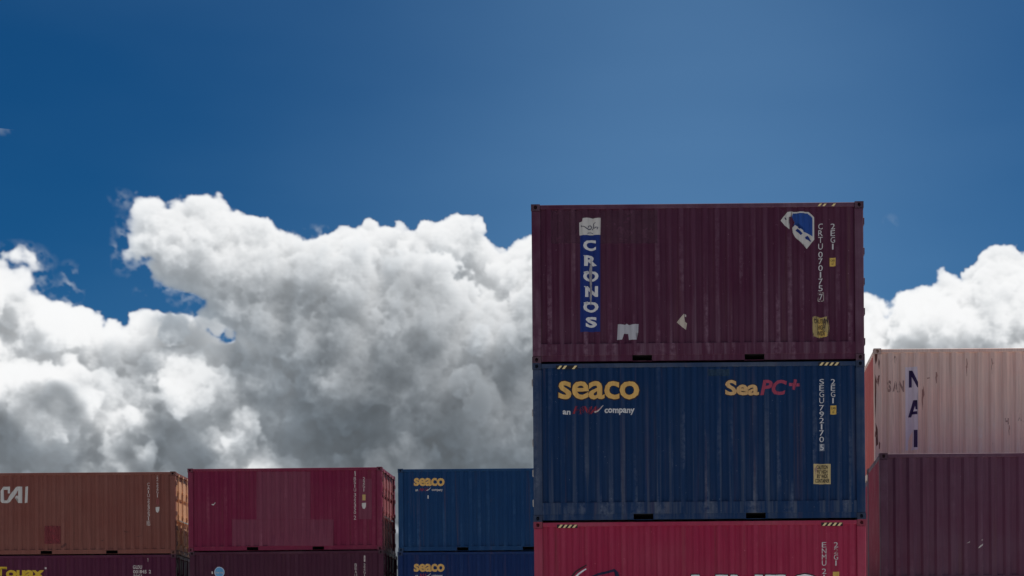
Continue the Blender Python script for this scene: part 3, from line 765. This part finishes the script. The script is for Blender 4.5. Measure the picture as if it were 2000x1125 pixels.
# ------------------------------------------------------------------ marks: foot of the front stack
t = low
t.hazard(1090, 1025, 1127, 1031); t.hazard(1606, 1021, 1645, 1027)
for ch, a, b in (('L', 1350, 1393), ('I', 1397.5, 1421.5), ('N', 1427, 1490), ('E', 1494.5, 1535), ('S', 1544, 1597)):
    t.text(ch, a-1.5, 1120.5 if ch != 'S' else 1119, b+1.5, 1190 if ch != 'S' else 1191, 'letter_outline', MAT['seaco_dark'], 1, .055)
    t.text(ch, a, 1122.6 if ch != 'S' else 1121.4, b, 1188 if ch != 'S' else 1189, 'letter', printed('white_big', rgb(.80, .79, .82), 51, .02, .1) if ch == 'L' else bpy.data.materials['white_big'], 2, .045)
Z2 = lambda l: [(1090+a*.07, 1080+b*.07) for a, b in l]
t.stroke(Z2([(800, 335), (640, 420), (500, 520), (390, 640), (300, 760), (230, 900)]), [2.0, 3, 3.2, 3.4, 3.5, 3.5], 'emblem_line', MAT['seaco_dark'], 2)
t.stroke(Z2([(785, 445), (700, 490), (600, 560), (520, 640), (430, 740), (350, 880)]), [2.6, 3.0, 3.2, 3.6, 4, 4.4], 'emblem_line', bpy.data.materials['white_big'], 3)
t.stroke(Z2([(900, 680), (1100, 600), (1350, 540), (1590, 478)]), [4, 4.4, 4.8, 5], 'emblem_line', MAT['navy'], 2)
t.stroke(Z2([(1575, 480), (1630, 560), (1650, 660), (1660, 780), (1640, 950)]), [5, 7, 8.5, 9, 9], 'emblem_line', MAT['navy'], 3)
t.column('ENMU', 1605.5, 1058, 1614, 1105.5, MAT['white'])
t.column('2104', 1605.5, 1109.5, 1614, 1158, MAT['white'])
t.column('2', 1629, 1058, 1637, 1070, MAT['white']); t.column('2', 1629, 1070, 1637, 1082, MAT['white_worn']); t.column('G1', 1629, 1082, 1637, 1105.5, MAT['white'])
t.rect(1627, 1116.5, 1639, 1133, 'yellow_tag', MAT['yellow'], 1)

# ------------------------------------------------------------------ marks: rear stacks
t = brown
wv = MAT['white_clean']
B = lambda l: [(a*.2, 900+b*.2) for a, b in l]
for pl in ([(98, 252), (98, 318), (72, 318), (72, 282), (40, 282), (34, 252)], [(34, 252), (40, 282), (34, 290), (34, 378), (40, 386), (20, 412), (6, 396), (6, 292)], [(40, 386), (62, 386), (72, 412), (20, 412)],
           [(62, 386), (150, 258), (166, 252), (180, 282), (98, 402), (72, 412)], [(166, 252), (214, 252), (214, 412), (178, 412), (178, 370), (142, 362), (152, 340), (178, 340), (178, 284)]):
    t.poly(B(pl), 'logo_lettering', wv, 1)
t.poly(B([(245, 254), (274, 250), (268, 408), (238, 412)]), 'logo_lettering', wv, 1)
t.rect(87, 1027, 118, 1062, 'repaint_patch', paint('crimson_touch_up', rgb(.20, .03, .045), 61, rgb(.22, .06, .06), streak=.2, patch=.4, see=.30), 1)
ww = MAT['white_worn']; wl = printed('dull_white_lettering', rgb(.50, .46, .44), 62, .35)
t.column('CAIU', 287.3, 942.5, 292.6, 971.5, wl); t.column('223231', 287.3, 973.5, 292.6, 1016.5, wl)
t.frame_box(286.5, 1017.5, 293, 1026, ww, .9); t.column('8', 287.5, 1018, 292, 1025.5, wl, layer=2)
t.column('22', 305.5, 929, 309.5, 940, ww); t.column('22G1', 305.5, 942.5, 309.5, 972, wl)
t.rect(305, 974.5, 311, 985, 'red_tag', printed('dull_red_tag', rgb(.20, .05, .05), 63, .3), 1)
t.poly([(303.3, 990.5), (311.5, 990), (311, 997), (308.5, 1001.5), (305, 1000), (303.3, 995)], 'shield_sticker', wv, 1)
for a in ([(118, 1068), (128, 1060), (130, 1064), (122, 1071)], [(195, 1056), (204, 1053), (200, 1057)], [(265, 1048), (278, 1045), (270, 1049)], [(240, 1036), (254, 1039), (245, 1040)]):
    t.poly(a, 'scrape', printed('scrape_mark', rgb(.10, .035, .03), 82, .6), 1)
t = brown_low
t.text('Touax', -12, 1107, 86.5, 1129, 'logo_lettering', MAT['touax'], 1, .04, space=.95)
t.poly([(87.2, 1108), (91, 1108), (91, 1111.5), (87.2, 1111.5)], 'trademark_dot', wl, 1)
t.text('GLDU', 259.5, 1104, 277.5, 1111, 'number', wl, 1, .03); t.text('001845  2', 260, 1113, 295, 1120, 'number', wl, 1, .03); t.text('22G1', 260.5, 1122, 277, 1129, 'number', wl, 1, .03)
t.stroke([(288.3, 1090), (289, 1097)], 1.6, 'scuff', ww, 1)
t = red
rp = paint('wine_touch_up', rgb(.165, .034, .066), 64, rgb(.18, .055, .085), streak=.12, patch=.4, runs=.1)
t.rect(500.5, 921, 606, 1014, 'repaint_patch', rp, 1); t.rect(453, 1014.5, 651, 1066, 'repaint_patch', rp, 1)
t.rect(700, 935, 726, 1014, 'repaint_patch', rp, 1)
t.poly([(413, 984), (416, 984.5), (420.5, 981), (421, 982.5), (416.5, 986.8), (413, 986)], 'tick_mark', wv, 2)
t.column('BSIU', 690.8, 931.5, 695.4, 960.5, wl); t.column('322350', 690.8, 962.5, 695.4, 1004.5, wl); t.column('2', 690.5, 1006.5, 695.6, 1015.5, wl)
t.stroke([(693.3, 920), (693.3, 930.5)], 2.4, 'scuff', ww, 1)
t.column('22G1', 708.6, 931.5, 712.8, 960.5, wl, layer=2)
t.rect(707.3, 966, 714, 977.3, 'yellow_tag', printed('dull_yellow_tag', rgb(.45, .32, .12), 65, .1), 2)
t.poly([(706.5, 982.5), (715, 982), (714.5, 990), (712, 994), (708.5, 993), (706.5, 988)], 'shield_sticker', wv, 2)
t = red_low
t.poly([(428+10*math.cos(a*math.pi/10), 1117.5+10.5*math.sin(a*math.pi/10)) for a in range(20)], 'round_sticker', printed('pale_rim', rgb(.50, .58, .70), 66, 0, .2), 1)
t.poly([(428+8.6*math.cos(a*math.pi/10), 1117.5+9.1*math.sin(a*math.pi/10)) for a in range(20)], 'round_sticker', MAT['sky_disc'], 2)
t.text('blue sky', 420.5, 1116, 435.5, 1121, 'sticker_lettering', wl, 3, .02)
t.stroke([(414, 1116), (414.6, 1121)], 2.4, 'scuff', ww, 1)
t.column('BEAU', 692.3, 1100, 697.2, 1127, wl); t.column('22G1', 709.5, 1100, 714, 1128, wl)
t.stroke([(712, 1085), (712, 1097)], 3.0, 'scuff', ww, 1)
for t, dy in ((blue, 0), (blue_low, 167.6)):
    t.text('seaco', 808, 933.4+dy, 868.3, 949.2+dy, 'logo_lettering', MAT['seaco'], 1, .034, space=.95)
    t.text('an', 811, 955.5+dy, 816.5, 959.3+dy, 'lettering', wl, 1, .03); t.text('company', 843, 955.2+dy, 864.5, 960.2+dy, 'lettering', wl, 1, .03)
    t.text('HNA', 819, 952.5+dy, 836, 959+dy, 'lettering', MAT['red_worn'], 1, .04, shear=.35)
    t.stroke([(833, 958+dy), (837, 956.5+dy), (841, 952+dy)], [1.6, 1.5, .8], 'swoosh', wl, 2)
blue.stroke([(836, 967.5), (836.3, 974)], 2.2, 'scuff', wv, 1)

# ------------------------------------------------------------------ marks: right stacks
t = pink
t.poly([(1768, 717), (1791.5, 716), (1793.5, 760), (1791, 775), (1792.5, 830), (1793, 878), (1768.5, 880)], 'letter_strip', MAT['lilac'], 1)
t.poly([[(1775.5, 723.5), (1781, 723.5), (1781, 756.5), (1775.5, 756.5)], [(1775.5, 723.5), (1782, 723.5), (1793, 746), (1793.3, 756.8), (1791.5, 756.5), (1779, 732)]], 'letter', MAT['purple'], 2)
t.poly([[(1784, 781.5), (1791.5, 781.5), (1791.5, 790), (1788, 790), (1780, 815), (1774, 815)], [(1780, 804), (1791.5, 803), (1791.5, 809), (1779, 809.5)], [(1786, 781.5), (1791.5, 781.5), (1791.8, 800), (1788, 799)]], 'letter', MAT['purple'], 2)
t.rect(1784.8, 839.5, 1792, 873.5, 'letter', MAT['purple'], 2)
t.poly([(1774, 862), (1778, 850), (1783, 842), (1782, 872), (1779, 880), (1774, 880)], 'bare_patch', pm_pink[0], 2)
t.text('S AN', 1733, 743, 1766, 766, 'stencil', MAT['grime'], 1, .05)
t.text('H', 1962, 816.5, 1970.5, 829, 'stencil', MAT['grime'], 1, .05); t.text('A', 1988, 807, 1995.5, 822, 'stencil', MAT['grime'], 1, .05)
t.text('0', 1746, 694, 1751, 709.5, 'stencil', MAT['grime'], 1, .05)
for q in ([(1804, 752), (1806, 770), (1803, 778), (1802, 766)], [(1712, 735), (1716, 742), (1714, 752), (1711, 746)], [(1709, 842), (1714, 848), (1712, 856), (1708, 852)], [(1810, 738), (1816, 737), (1816, 739), (1811, 740)], [(1884, 716), (1891, 716.5), (1889, 718)]):
    t.poly(q, 'rust_stain', MAT['rustmark'], 1)
rk = printed('dark_rust_mark', rgb(.16, .06, .045), 81, .45)
for q in ([(1708, 688), (1714, 690), (1713, 704), (1710, 712), (1708.5, 700)], [(1716, 700), (1718, 706), (1717, 722), (1715.5, 712)], [(1709, 730), (1711.5, 744), (1711, 790), (1709.5, 820), (1708.6, 770)],
          [(1715, 734), (1718, 733), (1716.5, 748), (1715.5, 756)], [(1710, 826), (1714, 838), (1712.5, 852), (1715, 868), (1711, 872), (1710.5, 850)], [(1717, 862), (1719, 866), (1718, 878), (1716.5, 876)]):
    t.poly(q, 'rust_stain', rk, 1)
for x, y0, y1, w in ((1802, 760, 800, 1.6), (1829, 726, 748, 1.6), (1888, 700, 735, 1.0), (1937, 700, 730, 1.0), (1971, 830, 850, 1.2)):
    t.stroke([(x, y0), (x+.8, (y0*2+y1)/3), (x-.3, (y0+y1)/2), (x+.5, y1)], [w*1.2, w*2.2, w*1.8, w*.8], 'rust_run', MAT['rustmark'], 1)
t = maroon
t.poly([(1910.5, 1071), (1914, 1066), (1920.5, 1061.5), (1919.5, 1065), (1914, 1069.5)], 'scratch', wv, 1)
t.poly([(1887, 1061.5), (1895, 1057), (1894.5, 1059)], 'scratch', wl, 1); t.poly([(1916, 1055), (1920, 1053), (1919, 1055.5)], 'scratch', wl, 1)
